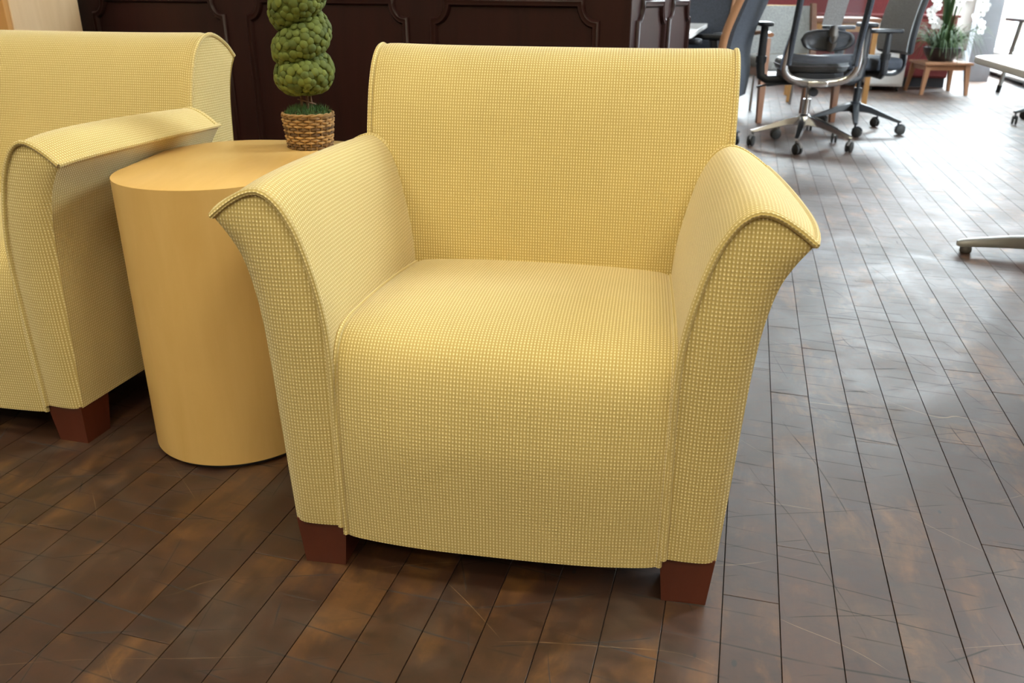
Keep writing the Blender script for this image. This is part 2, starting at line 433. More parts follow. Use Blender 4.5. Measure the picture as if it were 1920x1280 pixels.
# ---- floor boards
PW, PO = 0.0901, 0.0558
def px(P):
    q = Vector(P) - Vector((0, 0, CH)); z = q.dot(FW)
    if z < 0.05: return None
    return 960 + FPX * q.dot(XR) / z, 640 - FPX * q.dot(UP) / z
def hidden(u, v):
    return (640 < u < 1235 and 120 < v < 1010) or (420 < u < 1500 and 300 < v < 620) or (560 < u < 1340 and 600 < v < 985) or \
           (u < 210 and v < 765) or (u < 1290 and v < 280) or (235 < u < 520 and v < 850)
planks = []
rr = random.Random(3)
k0 = math.floor((NMIN - PO) / PW) + 1; k1 = math.floor((NMAX - PO) / PW)
for k in range(k0, k1):
    t_ = TMIN - rr.random() * 1.2
    while t_ < TMAX:
        ln_ = rr.choice((0.42, 0.55, 0.7, 0.85, 1.0, 1.25, 1.5)) * rr.uniform(0.85, 1.15)
        a, b = max(t_, TMIN), min(t_ + ln_, TMAX)
        if b - a > 0.03:
            n0 = PO + k * PW; vis = 0.0
            for i in range(9):
                tt = a + (b - a) * (i + 0.5) / 9
                q = px(nt(n0 + PW / 2, tt)); q2 = px(nt(n0 + PW, tt)); q3 = px(nt(n0 + PW / 2, tt + (b - a) / 9))
                if q and q2 and q3 and 0 < q[0] < 1920 and 0 < q[1] < 1280 and not hidden(*q):
                    vis += abs(q2[0] - q[0]) * 2 * abs(q3[1] - q[1])
            planks.append((vis, n0, a, b, rr.random(), rr.uniform(-0.0006, 0.0)))
        t_ += ln_
def plank_geo(g, n0, a, b, rnd, dz):
    e, c = 0.0008, 0.0004
    x0, x1, y0, y1 = n0 + e, n0 + PW - e, a + e * 0.8, b - e * 0.8
    vs_ = []
    for (i, z) in ((0, -0.006), (0, dz - c), (c, dz)):
        vs_ += [(x0 + i, y0 + i, z), (x1 - i, y0 + i, z), (x1 - i, y1 - i, z), (x0 + i, y1 - i, z)]
    fs = [(8, 9, 10, 11)]
    for L_ in (0, 4):
        for j in range(4): fs.append((L_ + j, L_ + (j + 1) % 4, L_ + 4 + (j + 1) % 4, L_ + 4 + j))
    g.add(vs_, fs, rnd=rnd)
planks.sort(reverse=True)
for vis, n0, a, b, rn, dz in planks[:300]:
    if vis <= 0: break
    g = G(); plank_geo(g, n0, a, b, rn, dz); g.build('plank', 'floor', floor, smooth=False)
g = G()
for vis, n0, a, b, rn, dz in planks[300:]: plank_geo(g, n0, a, b, rn, dz)
g.build('plank_field', 'floor', floor, smooth=False, kind='stuff')

g = G(); box(g, NMIN, NMAX, TMIN, TMAX, HC, HC + 0.1); struct('ceiling', g, 'ceil')
g = G(); box(g, NMIN - 0.15, NMIN, TMIN, TMAX, -0.12, HC + 0.1); struct('wall_left', g, 'paint')
g = G(); box(g, NMIN - 0.15, NMAX + 0.2, TMIN - 0.15, TMIN, -0.12, HC + 0.1); struct('wall_front', g, 'paint')

SILL, HEAD = 0.30, 4.10
def portal(name, centre, sx, sy, normal):
    l = bpy.data.lights.new(name, 'AREA'); l.shape = 'RECTANGLE'; l.size = sx; l.size_y = sy; l.cycles.is_portal = True
    o = bpy.data.objects.new(name, l); C.objects.link(o); o.location = centre
    zc = -normal; yc = Vector((0, 0, 1)); xc = yc.cross(zc).normalized()
    mm = Matrix((xc, yc, zc)).transposed(); o.rotation_euler = mm.to_euler()
wins_r = [(3.2, 4.6), (8.5, 9.4), (10.9, 13.6)]
g = G()
box(g, NMAX, NMAX + 0.18, TMIN, TMAX, -0.12, SILL)
box(g, NMAX, NMAX + 0.18, TMIN, TMAX, HEAD, HC + 0.1)
edges = [TMIN] + [x for wn in wins_r for x in wn] + [TMAX]
for i in range(0, len(edges), 2): box(g, NMAX, NMAX + 0.18, edges[i], edges[i + 1], SILL, HEAD)
struct('wall_right', g, 'paint')
wi = 0
def window(origin, along, length, z0, z1, normal, ndiv):
    """frame bars + panes, built in board axes through a little basis"""
    global wi; wi += 1
    def P(a, d, z): return (origin[0] + along[0] * a + normal[0] * d, origin[1] + along[1] * a + normal[1] * d, z)
    def bar(g, a0, a1, z0_, z1_, d0=0.04, d1=0.10):
        q = [P(a, d, z) for z in (z0_, z1_) for d in (d0, d1) for a in (a0, a1)]
        g.add(q, [(0, 2, 3, 1), (4, 5, 7, 6), (0, 1, 5, 4), (2, 6, 7, 3), (0, 4, 6, 2), (1, 3, 7, 5)])
    g = G(); w_ = 0.05
    bar(g, 0, length, z0, z0 + w_); bar(g, 0, length, z1 - w_, z1)
    bar(g, 0, w_, z0, z1); bar(g, length - w_, length, z0, z1)
    o = struct('window_%d' % wi, g, 'frame')
    for i in range(1, ndiv):
        g = G(); bar(g, length * i / ndiv - 0.025, length * i / ndiv + 0.025, z0 + w_, z1 - w_); g.build('mullion', 'frame', o, smooth=False)
    for i in range(ndiv):
        g = G(); bar(g, length * i / ndiv + 0.02, length * (i + 1) / ndiv - 0.02, z0 + 0.03, z1 - 0.03, 0.066, 0.072); g.build('pane', 'glass', o, smooth=False)
    g = G(); bar(g, -0.05, length + 0.05, z0 - 0.035, z0 - 0.001, -0.06, 0.12); g.build('window_sill', 'white', o, smooth=False)
    return o
for a, b in wins_r:
    window((NMAX, a), (0, 1), b - a, SILL, HEAD, (1, 0), 2)
    portal('window_portal' if a > 10 else 'window_right_offscreen', nt(NMAX + 0.12, (a + b) / 2, (SILL + HEAD) / 2), b - a, HEAD - SILL, -NV)
BS, BH = 0.90, 4.15
wins_b = [(-1.5, 0.65), (0.8, 2.95)]
g = G()
box(g, NMIN - 0.15, NMAX + 0.18, TMAX, TMAX + 0.18, -0.12, BS)
box(g, NMIN - 0.15, NMAX + 0.18, TMAX, TMAX + 0.18, BH, HC + 0.1)
edges = [NMIN - 0.15] + [x for wn in wins_b for x in wn] + [NMAX + 0.18]
for i in range(0, len(edges), 2): box(g, edges[i], edges[i + 1], TMAX, TMAX + 0.18, BS, BH)
struct('wall_back', g, 'paint')
for a, b in wins_b:
    window((a, TMAX), (1, 0), b - a, BS, BH, (0, 1), 2)
    portal('window_back_offscreen', nt((a + b) / 2, TMAX + 0.12, (BS + BH) / 2), b - a, BH - BS, -DV)
g = G(); box(g, NMAX + 0.18, NMAX + 12, TMIN - 4, TMAX + 12, -0.3, -0.13); box(g, NMIN - 6, NMAX + 0.18, TMAX + 0.18, TMAX + 12, -0.3, -0.13)
struct('pavement', g, 'pave')
# unseen masonry block added across both streets to hold back low sky light
g = G(); box(g, NMAX + 12, NMAX + 14, TMIN - 4, TMAX + 14, -0.13, 5.5); box(g, NMIN - 6, NMAX + 12, TMAX + 12, TMAX + 14, -0.13, 5.5)
struct('added_street_block', g, 'brick')
# ceiling lights: shallow troffers
first_lamp = None
for t_ in (-3.4, -1.5, 0.4):
    for n_ in (-2.6, -0.2, 2.0):
        lab = 'white framed ceiling light panel with a warm diffuser'
        if first_lamp is None:
            L_ = thing('ceiling_light_offscreen', lab, 'ceiling light', nt(n_, t_, HC), RZ, 'ceiling lights in rows')
            g = G(); box(g, -0.63, 0.63, -0.33, -0.29, -0.06, 0.0); box(g, -0.63, 0.63, 0.29, 0.33, -0.06, 0.0)
            box(g, -0.63, -0.59, -0.29, 0.29, -0.06, 0.0); box(g, 0.59, 0.63, -0.29, 0.29, -0.06, 0.0); g.build('frame', 'white', L_, smooth=False)
            g = G(); box(g, -0.59, 0.59, -0.29, 0.29, -0.045, -0.03); g.build('diffuser_offscreen', 'lamp', L_, smooth=False)
            first_lamp = L_
        else: dup(first_lamp, nt(n_, t_, HC), RZ, lab)

# ================================================================== UPHOLSTERED SEATING
ARM_IN = [(.268, .09), (.2665, .2), (.264, .32), (.2635, .40), (.268, .465), (.279, .525), (.296, .585), (.312, .62), (.330, .644), (.352, .6555), (.377, .650), (.404, .634), (.4265, .6165)]
ARM_OUT = [(.351, .09), (.357, .2), (.362, .30), (.367, .40), (.374, .48), (.387, .545), (.404, .583), (.4265, .6165)]
BACK_F = [(.500, .34), (.500, .43), (.508, .53), (.524, .63), (.545, .72), (.572, .78), (.603, .812), (.64, .825), (.675, .819), (.715, .797), (.745, .768)]
BACK_R = [(.675, .09), (.683, .25), (.687, .4), (.693, .55), (.703, .67), (.721, .732), (.745, .768)]
SEAT = [(.004, .072), (.002, .14), (.000, .22), (.002, .30), (.010, .365), (.026, .405), (.055, .428), (.11, .438), (.2, .437), (.32, .428), (.43, .416), (.53, .402)]
def lounge(name, label, cat, loc, rz, e, seams=()):
    """e = how much wider the seat is on each side than the single chair"""
    T = thing(name, label, cat, loc, rz)
    YE = 0.535
    ci = crom([(x, 0, z) for x, z in ARM_IN], 56); cu = crom([(x, 0, z) for x, z in ARM_OUT], 56)
    for s_ in (-1, 1):
        sx = lambda x: s_ * (x + e)
        at = lambda c_, u: c_[min(int(round(u * 55)), 55)]
        g = G()
        ye = lambda z: YE - 0.045 * max(0.0, min(1.0, (0.617 - z) / 0.10)) * 0.0
        # the padding swells behind the front welt, most over the crown and out to the tip
        def swell(u, v):
            b_ = (1 - math.exp(-u * 12)) * (1 - u ** 2.5); k_ = max(0.0, min(1.0, (v - 0.60) / 0.18)); k_ = k_ * k_ * (3 - 2 * k_)
            o_ = max(0.0, min(1.0, (v - 0.86) / 0.14))
            return 0.012 * b_ * o_, 0.014 * b_ * k_ * (1 - 0.45 * o_)
        grid(g, lambda u, v: (sx(at(ci, v).x + swell(u, v)[0] - 0.004 * math.sin(PI * u) * math.sin(PI * min(v * 1.6, 1))), 0.0 + YE * u, at(ci, v).z + swell(u, v)[1]), 22, 56)
        grid(g, lambda u, v: (sx(at(cu, v).x + swell(u, 1)[0] * max(0, (v - 0.6) / 0.4) ** 2), 0.009 * (1 - v ** 6) + (YE - 0.009 * (1 - v ** 6)) * u, at(cu, v).z + swell(u, 1)[1] * max(0, (v - 0.6) / 0.4) ** 2), 22, 56)
        def front(u, v, y0=0.0, sg=-1):
            a, b = at(ci, v), at(cu, v); p = a.lerp(b, u)
            return (sx(p.x), y0 + sg * 0.010 * math.sin(PI * u) * (max(0.0, math.sin(PI * min(v + 0.02, 1))) ** 0.5) + (0.009 * max(0.0, (u - 0.72) / 0.28) ** 2 * (1 - v ** 6) if sg < 0 else 0), p.z)
        grid(g, lambda u, v: front(u, v), 15, 56, lambda p: (p[0], p[2]))
        grid(g, lambda u, v: front(u, v, YE, 0.4), 10, 56, lambda p: (p[0], p[2]))
        grid(g, lambda u, v: (sx(.268 + (.350 - .268) * u), 0.010 + (YE - 0.010) * v, .0905), 3, 3)
        arm = g.build('arm', 'fabric', T, sharp=50)
        g = G()
        tube(g, [(sx(p.x), -0.002, p.z) for p in ci], 0.0054, 8, uvlen=True)
        g.build('piping', 'fabric', arm); g = G()
        tube(g, [(sx(.4265 + swell(k / 24, 1)[0]), -0.002 + (YE + 0.002) * k / 24, .6165 + swell(k / 24, 1)[1]) for k in range(25)], 0.0048, 8, uvlen=True)
        g.build('piping', 'fabric', arm); g = G()
        pc = [p for p in ci if p.z > 0.40]
        tube(g, [(sx(p.x - 0.001), YE - 0.012, p.z) for p in pc], 0.0042, 8, uvlen=True)
        g.build('piping', 'fabric', arm)
    # seat with a waterfall front
    W = 0.2625 + e
    cs = crom([(0, y, z) for y, z in SEAT], 60)
    def seat(u, v):
        x = (u * 2 - 1) * W; p = cs[min(int(round(v * 59)), 59)]
        b = 1 - abs(x / W) ** 3.0; edge = max(0.0, (abs(x) - (W - 0.022)) / 0.022)
        fr = max(0.0, 1 - v / 0.5)
        y = p.y - 0.019 * b * min(1, fr * 1.8) + 0.004 * edge ** 2 * min(1, fr * 3)
        z = p.z + 0.010 * b * min(1, max(0, v - 0.45) / 0.2) - 0.007 * edge ** 2 * min(1, max(0, v - 0.42) / 0.12)
        return (x, y - 0.004, z)
    g = G(); grid(g, seat, 61, 60)
    for s_ in (0, 1):
        grid(g, lambda u, v: (seat(s_, v)[0], seat(s_, v)[1] + (0.55 - seat(s_, v)[1]) * u, seat(s_, v)[2] + (0.075 - seat(s_, v)[2]) * u), 3, 60)
    st = g.build('seat', 'fabric', T, sharp=60)
    for s_ in (0.0, 1.0):
        g = G()
        q = [Vector(seat(s_, k / 59)) for k in range(60)]
        tube(g, [p + Vector(((0.5 - s_) * 0.002, -0.002, 0.0015)) for p in q], 0.0054, 8, uvlen=True)
        g.build('piping', 'fabric', st)
    g = G(); box(g, -W, W, 0.03, 0.66, 0.085, 0.10); g.build('underside', 'black', T, smooth=False)
    # back, rolled over at the top
    B = 0.3585 + e
    bf = crom([(0, y, z) for y, z in BACK_F], 50); br = crom([(0, y, z) for y, z in BACK_R], 50)
    def bsurf(c_, b_):
        def fn(u, v):
            x = (u * 2 - 1) * B; p = c_[min(int(round(v * 49)), 49)]
            bb = 1 - abs(x / B) ** 4
            sag = 0.004 * bb * (v > 0.55) * math.sin(PI * min(1, (v - 0.55) / 0.45)) if v > 0.55 else 0
            ed = max(0.0, (abs(x) - (B - 0.03)) / 0.03) ** 2
            return (x, p.y - b_ * bb * math.sin(PI * min(1, v * 1.1 + 0.05)), p.z - sag - 0.006 * ed * (v > 0.5))
        return fn
    g = G(); grid(g, bsurf(bf, 0.012), 41, 50); grid(g, bsurf(br, 0.0), 21, 50)
    for s_ in (-1, 1):
        def side(u, v):
            a, b = bf[min(int(round(v * 49)), 49)], br[min(int(round(v * 49)), 49)]; p = a.lerp(b, u)
            zz = p.z if not (u < 0.001 and v < 0.001) else p.z
            return (s_ * (B - 0.001 + 0.004 * math.sin(PI * u) * math.sin(PI * v)), p.y, p.z - 0.006 * (1 - u) * (v > 0.5))
        grid(g, side, 10, 50, lambda p: (p[1], p[2]))
        g.add([(s_ * (B - 0.001), .50, .34), (s_ * (B - 0.001), .50, .09), (s_ * (B - 0.001), .675, .09)], [(0, 1, 2)], [(.5, .34), (.5, .09), (.675, .09)])
    bk = g.build('back', 'fabric', T, sharp=55)
    for s_ in (-1, 1):
        g = G()
        tube(g, [(s_ * (B - 0.001), p.y - 0.0015, p.z - (0.005 if k > 25 else 0)) for k, p in enumerate(bf) if p.z > 0.42], 0.0052, 8, uvlen=True)
        g.build('piping', 'fabric', bk)
    for s_ in (-1, 1):
        for y0 in (0.004, 0.585):
            g = G(); xo, xi = .3495 + e, .2620 + e
            b1 = sorted((s_ * xo, s_ * xi)); b0 = sorted((s_ * (xo - .007), s_ * (xi + .009)))
            prism_box(g, (b0[0], b0[1], y0 + .006, y0 + .078), (b1[0], b1[1], y0, y0 + .086), 0.0, 0.0925)
            g.build('leg', 'cherry', T, smooth=False)
    return T
lounge('armchair', 'yellow woven single armchair with flared arms, standing alone in front', 'armchair', (-0.0208, 1.1213, 0), R(-9.05), 0.0)
e2 = 0.29
az = R(-14.2); fx = .3476 + e2
lounge('loveseat', 'wide yellow woven loveseat with cherry feet beside the maple drum table', 'loveseat',
       (-0.930 - fx * math.cos(az), 1.575 - fx * math.sin(az), 0), az, e2)

# ================================================================== DRUM TABLE
def hull_outline(discs, n=160):
    """support outline of a set of discs, by direction"""
    pts = []
    for k in range(n):
        a = 2 * PI * k / n; d = (math.cos(a), math.sin(a))
        best = max(discs, key=lambda c: c[0] * d[0] + c[1] * d[1] + c[2])
        p = (best[0] + best[2] * d[0], best[1] + best[2] * d[1])
        pts.append(p)
    out = []
    for p in pts:
        if not out or (p[0] - out[-1][0]) ** 2 + (p[1] - out[-1][1]) ** 2 > 1e-8: out.append(p)
    # subdivide the long straight runs
    fin = []
    for i, p in enumerate(out):
        q = out[(i + 1) % len(out)]; L = math.hypot(q[0] - p[0], q[1] - p[1]); m_ = max(1, int(L / 0.015))
        for j in range(m_): fin.append((p[0] + (q[0] - p[0]) * j / m_, p[1] + (q[1] - p[1]) * j / m_))
    return fin
DC = (-0.55, 1.78)
discs = [(-.611 - DC[0], 1.66 - DC[1], .1825), (-.600 - DC[0], 1.850 - DC[1], .188), (-.475 - DC[0], 1.850 - DC[1], .185)]
def drum_ring(z, ins=0.0): return [(x, y, z) for x, y in hull_outline([(a, b, c - ins) for a, b, c in discs])]
def drum_ring_n(z, ins, ref):
    cx = sum(p[0] for p in ref) / len(ref); cy = sum(p[1] for p in ref) / len(ref)
    out = []
    n = len(ref)
    for i, p in enumerate(ref):
        a, b = ref[i - 1], ref[(i + 1) % n]; tx, ty = b[0] - a[0], b[1] - a[1]; l_ = math.hypot(tx, ty)
        out.append((p[0] - ty / l_ * ins, p[1] + tx / l_ * ins, z))
    return out
T = thing('drum_table', 'rounded maple drum side table carrying the potted topiary', 'side table', (DC[0], DC[1], 0))
ref = drum_ring(0)
DT = 0.588
g = G(); loft(g, [[(x, y, z) for x, y, _ in ref] for z in (0.012, DT - 0.0025)]); g.build('body', 'maple', T)
g = G(); loft(g, [[(x, y, DT - 0.0025) for x, y, _ in ref], [(x, y, DT - 0.0008) for x, y, _ in ref], drum_ring_n(DT, 0.0012, ref)]); g.build('top', 'maple_top', T)
g = G(); loft(g, [drum_ring_n(0.0, 0.012, ref), drum_ring_n(0.0125, 0.012, ref)]); g.build('plinth', 'black', T)

# ================================================================== TOPIARY
T = thing('potted_topiary', 'spiral green topiary in a wicker basket on the drum table', 'potted plant', (-0.470, 1.938, DT))
rr = random.Random(11)
g = G(); lathe(g, [(0.0, 0.001), (0.046, 0.001), (0.054, 0.072), (0.050, 0.072), (0.046, 0.06), (0.0, 0.06)], 32, rnd=0.5)
for row in range(12):
    z = 0.004 + row * 0.0061; r0 = 0.0475 + 0.0085 * z / 0.075; n_ = 72
    pts = [((r0 + 0.0030 * math.sin(13 * a + PI * (row % 2))) * math.cos(a), (r0 + 0.0030 * math.sin(13 * a + PI * (row % 2))) * math.sin(a), z + rr.uniform(-.0004, .0004)) for a in [2 * PI * k / n_ for k in range(n_)]]
    tube(g, pts, 0.0027, 6, closed=True, rnd=rr.random())
for k in range(24):
    a = 2 * PI * k / 24
    cyl(g, (0.0475 * math.cos(a), 0.0475 * math.sin(a), 0), (0.056 * math.cos(a), 0.056 * math.sin(a), 0.076), 0.0018, seg=5, rnd=0.5)
n_ = 60
for q in (0, PI):
    tube(g, [((0.0555 + 0.0022 * math.cos(9 * a + q)) * math.cos(a), (0.0555 + 0.0022 * math.cos(9 * a + q)) * math.sin(a), 0.0765 + 0.0018 * math.sin(9 * a + q)) for a in [2 * PI * k / n_ for k in range(n_)]], 0.0026, 5, closed=True, rnd=0.55)
g.build('basket', 'wicker', T)
g = G()
for k in range(900):
    a = rr.uniform(0, 2 * PI); r_ = 0.053 * math.sqrt(rr.random()); z = 0.070 + 0.014 * (1 - (r_ / 0.053) ** 2) + rr.uniform(0, .006)
    dx, dy = rr.uniform(-.008, .008), rr.uniform(-.008, .008); h_ = rr.uniform(0.005, 0.016)
    p = Vector((r_ * math.cos(a), r_ * math.sin(a), z)); s_ = Vector((rr.uniform(-1, 1), rr.uniform(-1, 1), 0)).normalized() * 0.0012
    g.add([p - s_, p + s_, p + Vector((dx, dy, h_))], [(0, 1, 2)], rnd=rr.random())
lathe(g, [(0.050, 0.062), (0.040, 0.070), (0.0, 0.074)], 24, rnd=0.5)
g.build('moss', 'moss', T, smooth=False, kind='stuff')
for x, y, lx in ((-0.012, -0.004, 0.002), (0.0, 0.006, 0.0), (0.004, -0.008, -0.001), (0.014, -0.002, -0.006)):
    g = G(); tube(g, [(x, y, 0.066), (x + lx * 0.5, y, 0.09), (x + lx, y, 0.128)], [0.0036, 0.0032, 0.003], 7); g.build('stem', 'twig', T)
g = G(); tube(g, [(0.019 * math.cos(a), 0.016 * math.sin(a), 0.102 + 0.006 * math.cos(a + 2.6)) for a in [2 * PI * k / 30 for k in range(38)]], 0.0016, 6); g.build('tie', 'twig', T)
g = G(); g2 = G(); path = []; NT_ = 150; turns = 5.6; pitch = 0.083
def hel(u):
    tu = turns * u; a = 0.45 * PI + 2 * PI * tu; s_ = 1 - 0.45 * max(0, u - 0.4)
    zz_ = 0.156 + pitch * (max(0.0, tu - 0.75) + 0.12 * min(tu, 0.75))
    return Vector((0.0235 * s_ * math.cos(a), 0.0235 * s_ * math.sin(a), zz_)), 0.0390 * s_
tube(g, [hel(k / NT_)[0] for k in range(NT_ + 1)], [hel(k / NT_)[1] * (0.35 + 0.65 * min(1, k / 8)) * (0.3 + 0.7 * min(1, (NT_ - k) / 10)) for k in range(NT_ + 1)], 18, rnd=0.6)
ico = bmesh.new(); bmesh.ops.create_icosphere(ico, subdivisions=2, radius=1.0); ico.verts.index_update()
iv = [v.co.copy() for v in ico.verts]; iff = [tuple(v.index for v in f.verts) for f in ico.faces]; ico.free()
cent = []
tries = 0
while len(cent) < 900 and tries < 30000:
    tries += 1
    u = rr.random(); p, r_ = hel(u); tg = (hel(min(u + .003, 1))[0] - hel(max(u - .003, 0))[0]).normalized()
    o_ = Vector((rr.uniform(-1, 1), rr.uniform(-1, 1), rr.uniform(-1, 1))); o_ = o_ - tg * o_.dot(tg)
    if o_.length < 0.1: continue
    o_.normalize(); q = p + o_ * (r_ + 0.001)
    if any((q - c_[0]).length < 0.0108 for c_ in cent): continue
    bad = False
    for du in (-1 / turns, 1 / turns):
        for dd in (-.04, -.02, 0, .02, .04):
            uu = u + du + dd
            if 0 <= uu <= 1 and (q - hel(uu)[0]).length < hel(uu)[1] - 0.004: bad = True
    if bad: continue
    cent.append((q, o_))
for q, o_ in cent:
    sz = rr.uniform(0.0080, 0.0112); rot = o_.to_track_quat('Z', 'Y').to_matrix()
    g.add([q + rot @ Vector((v.x * sz, v.y * sz, v.z * sz * 0.50)) for v in iv], iff, rnd=rr.uniform(0.25, 1.0))
g.build('foliage', 'topiary', T, kind='stuff', sharp=80)

# ================================================================== MAHOGANY RECEPTION DESK (behind)
da = R(-22)
DP = Vector((0.343, 2.6, 0))
T = thing('reception_desk', 'tall dark mahogany desk with raised panel mouldings behind the seating', 'desk', DP, da)
DH = 0.975; DL, DW = -2.28, 0.89
g = G(); box(g, DL, 0, 0, DW, 0.06, DH, 0.004); g.build('carcass', 'mahogany', T, smooth=False)
g = G(); box(g, DL - 0.02, 0.02, -0.02, DW + 0.02, 0.0, 0.075, 0.006); g.build('plinth', 'mahogany', T, smooth=False)
g = G(); box(g, DL - 0.03, 0.03, -0.03, DW + 0.03, DH, DH + 0.035, 0.008); g.build('desk_top', 'mahogany', T, smooth=False)
def panel_path(x0, x1, z0, z1, r_):
    pts = [(x0, z0), (x1, z0)]
    # upper right corner bitten out by a quarter circle
    pts += [(x1, z1 - r_)]
    for k in range(1, 9):
        a = R(270 - 90 * k / 8) ; pts.append((x1 + r_ * math.cos(a) * 0.85, z1 + r_ * math.sin(a)))
    for k in range(0, 9):
        a = R(0 - 90 * k / 8); pts.append((x0 + r_ * math.cos(a) * 0.85, z1 + r_ * math.sin(a)))
    return pts
def raised_panel(par, x0, x1, z0, z1, r_, place):
    pts = panel_path(x0, x1, z0, z1, r_)
    cx, cz = (x0 + x1) / 2, (z0 + z1) / 2
    g = G()
    n = len(pts)
    def offs(d):
        out = []
        for i, p in enumerate(pts):
            a, b = Vector(pts[i - 1]), Vector(pts[(i + 1) % n]); q = Vector(p)
            e1 = (q - a).normalized(); e2 = (b - q).normalized(); n1 = Vector((-e1.y, e1.x)); n2 = Vector((-e2.y, e2.x))
            m_ = (n1 + n2); m_ = m_.normalized() / max(0.55, (m_.normalized().dot(n1))) if m_.length > 1e-4 else n1
            out.append(q + m_ * d)
        return out
    prof = [(-0.0135, 0.0), (-0.012, 0.008), (-0.006, 0.013), (0.0, 0.010), (0.006, 0.011), (0.010, 0.006), (0.0125, 0.0)]
    rings = [[place(q.x, q.y, dep) for q in offs(d)] for d, dep in prof]
    loft(g, rings, (False, False))
    pn = g.build('panel_moulding', 'mahogany', par, sharp=60)
    return pn
for x0, x1 in ((-2.09, -1.488), (-1.371, -.752), (-.646, -.107)):
    raised_panel(T, x0, x1, 0.16, 0.892, 0.058, lambda a, b, d: (a, -d, b))
for y0, y1 in ((.075, .425), (.510, .845)):
    raised_panel(T, y0, y1, 0.16, 0.892, 0.058, lambda a, b, d: (d, a, b))

# pale maple bookcase end seen behind the loveseat
T = thing('maple_cabinet', 'pale maple cabinet standing behind the loveseat', 'cabinet', (-1.662, 2.90, 0), R(-14.2))
g = G(); box(g, -0.80, 0, 0.02, 0.335, 0.0, 1.25, 0.003); g.build('carcass', 'maple_pale', T, smooth=False)
for x0, x1 in ((-0.795, -0.402), (-0.398, -0.004)):
    g = G(); box(g, x0, x1, 0.0, 0.021, 0.06, 1.24, 0.003); d_ = g.build('door', 'maple_orange', T, smooth=False)
    hx = x1 - 0.04 if x1 < -0.1 else x0 + 0.04
    g = G(); tube(g, [(hx, 0, 0.70), (hx, -0.028, 0.70), (hx, -0.028, 0.82), (hx, 0, 0.82)], 0.005, 8); g.build('handle', 'steel', d_)

# ================================================================== OFFICE CHAIRS
def star_base(T, mt, angs, r_=0.325, hub=0.13, w=0.022, col='chrome', ctop=0.42):
    g = G(); lathe(g, [(0.0, hub - .06), (0.030, hub - .06), (0.042, hub - .045), (0.040, hub + 0.012), (0.030, hub + 0.02), (0.0, hub + 0.02)], 20); g.build('base_hub', mt, T)
    g = G(); lathe(g, [(0.0, hub + 0.01), (0.025, hub + 0.01), (0.025, (hub + ctop) * 0.5), (0.015, (hub + ctop) * 0.5 + 0.002), (0.015, ctop), (0.0, ctop)], 18); g.build('gas_column', col, T)
    for a in angs:
        d = Vector((math.cos(a), math.sin(a), 0)); s_ = Vector((-d.y, d.x, 0)); g = G(); rings = []
        for f, ww, zt, zb in ((0.10, 0.028, hub + 0.008, hub - 0.05), (0.35, 0.026, hub - 0.012, hub - 0.055), (0.7, 0.021, hub - 0.055, hub - 0.085), (0.95, 0.016, hub - 0.085, hub - 0.107), (1.02, 0.010, hub - 0.092, hub - 0.106)):
            p = d * (r_ * f); rings.append([p + s_ * ww * 0.75 + Vector((0, 0, zt)), p - s_ * ww * 0.75 + Vector((0, 0, zt)), p - s_ * ww + Vector((0, 0, zb + 0.006)), p - s_ * ww * 0.6 + Vector((0, 0, zb)), p + s_ * ww * 0.6 + Vector((0, 0, zb)), p + s_ * ww + Vector((0, 0, zb + 0.006))])
        loft(g, rings); lg = g.build('base_leg', mt, T, sharp=50)
        p = d * (r_ * 0.97); sw = a + random.uniform(0.5, 2.2)
        c_ = Vector((math.cos(sw), math.sin(sw), 0)); ax = Vector((-c_.y, c_.x, 0)); cc = p + c_ * 0.018 + Vector((0, 0, 0.0325))
        g = G(); cyl(g, p + Vector((0, 0, 0.050)), p + Vector((0, 0, hub - 0.095)), 0.007, seg=10)
        hood = [cc + (c_ * math.cos(b) + Vector((0, 0, 1)) * math.sin(b)) * 0.0345 for b in [R(20 + 140 * k / 8) for k in range(9)]]
        tube(g, hood, 0.009, 6); ca = g.build('caster', mt if mt == 'black' else 'dgrymetal', T)
        for q in (-1, 1):
            g = G(); pr_ = [(0.0, 0.0), (0.027, 0.0), (0.0325, 0.003), (0.0325, 0.013), (0.025, 0.016), (0.0, 0.0165)]
            rings = [[cc + ax * q * (0.004 + y) + (c_ * math.cos(2 * PI * k / 20) + Vector((0, 0, 1)) * math.sin(2 * PI * k / 20)) * rr_ for k in range(20)] for rr_, y in pr_]
            loft(g, rings); g.build('wheel', 'rubber', ca)
def arm_post(T, s_, x, y, zt, padmat='black', w=0.09, l=0.25, rs=1.15):
    g = G(); tube(g, [(s_ * 0.12, y - 0.02, 0.425), (s_ * (x - 0.05), y - 0.02, 0.415), (s_ * (x - 0.008), y - 0.01, 0.44), (s_ * x, y, 0.50), (s_ * x, y, zt - 0.02)], [q_ * rs for q_ in (0.022, 0.022, 0.024, 0.024, 0.020)], 10, flat=(1.0, 0.8))
    ps = g.build('arm_post', 'black', T)
    g = G(); tube(g, [(s_ * x, y, 0.52), (s_ * x, y, 0.56)], 0.029 * rs, 12, flat=(1, .8)); g.build('sleeve', 'black', ps)
    g = G(); slab(g, w, l, 0.04, zt - 0.026, zt, 0.010, s_ * x, y + 0.03); g.build('arm_pad', padmat, T)
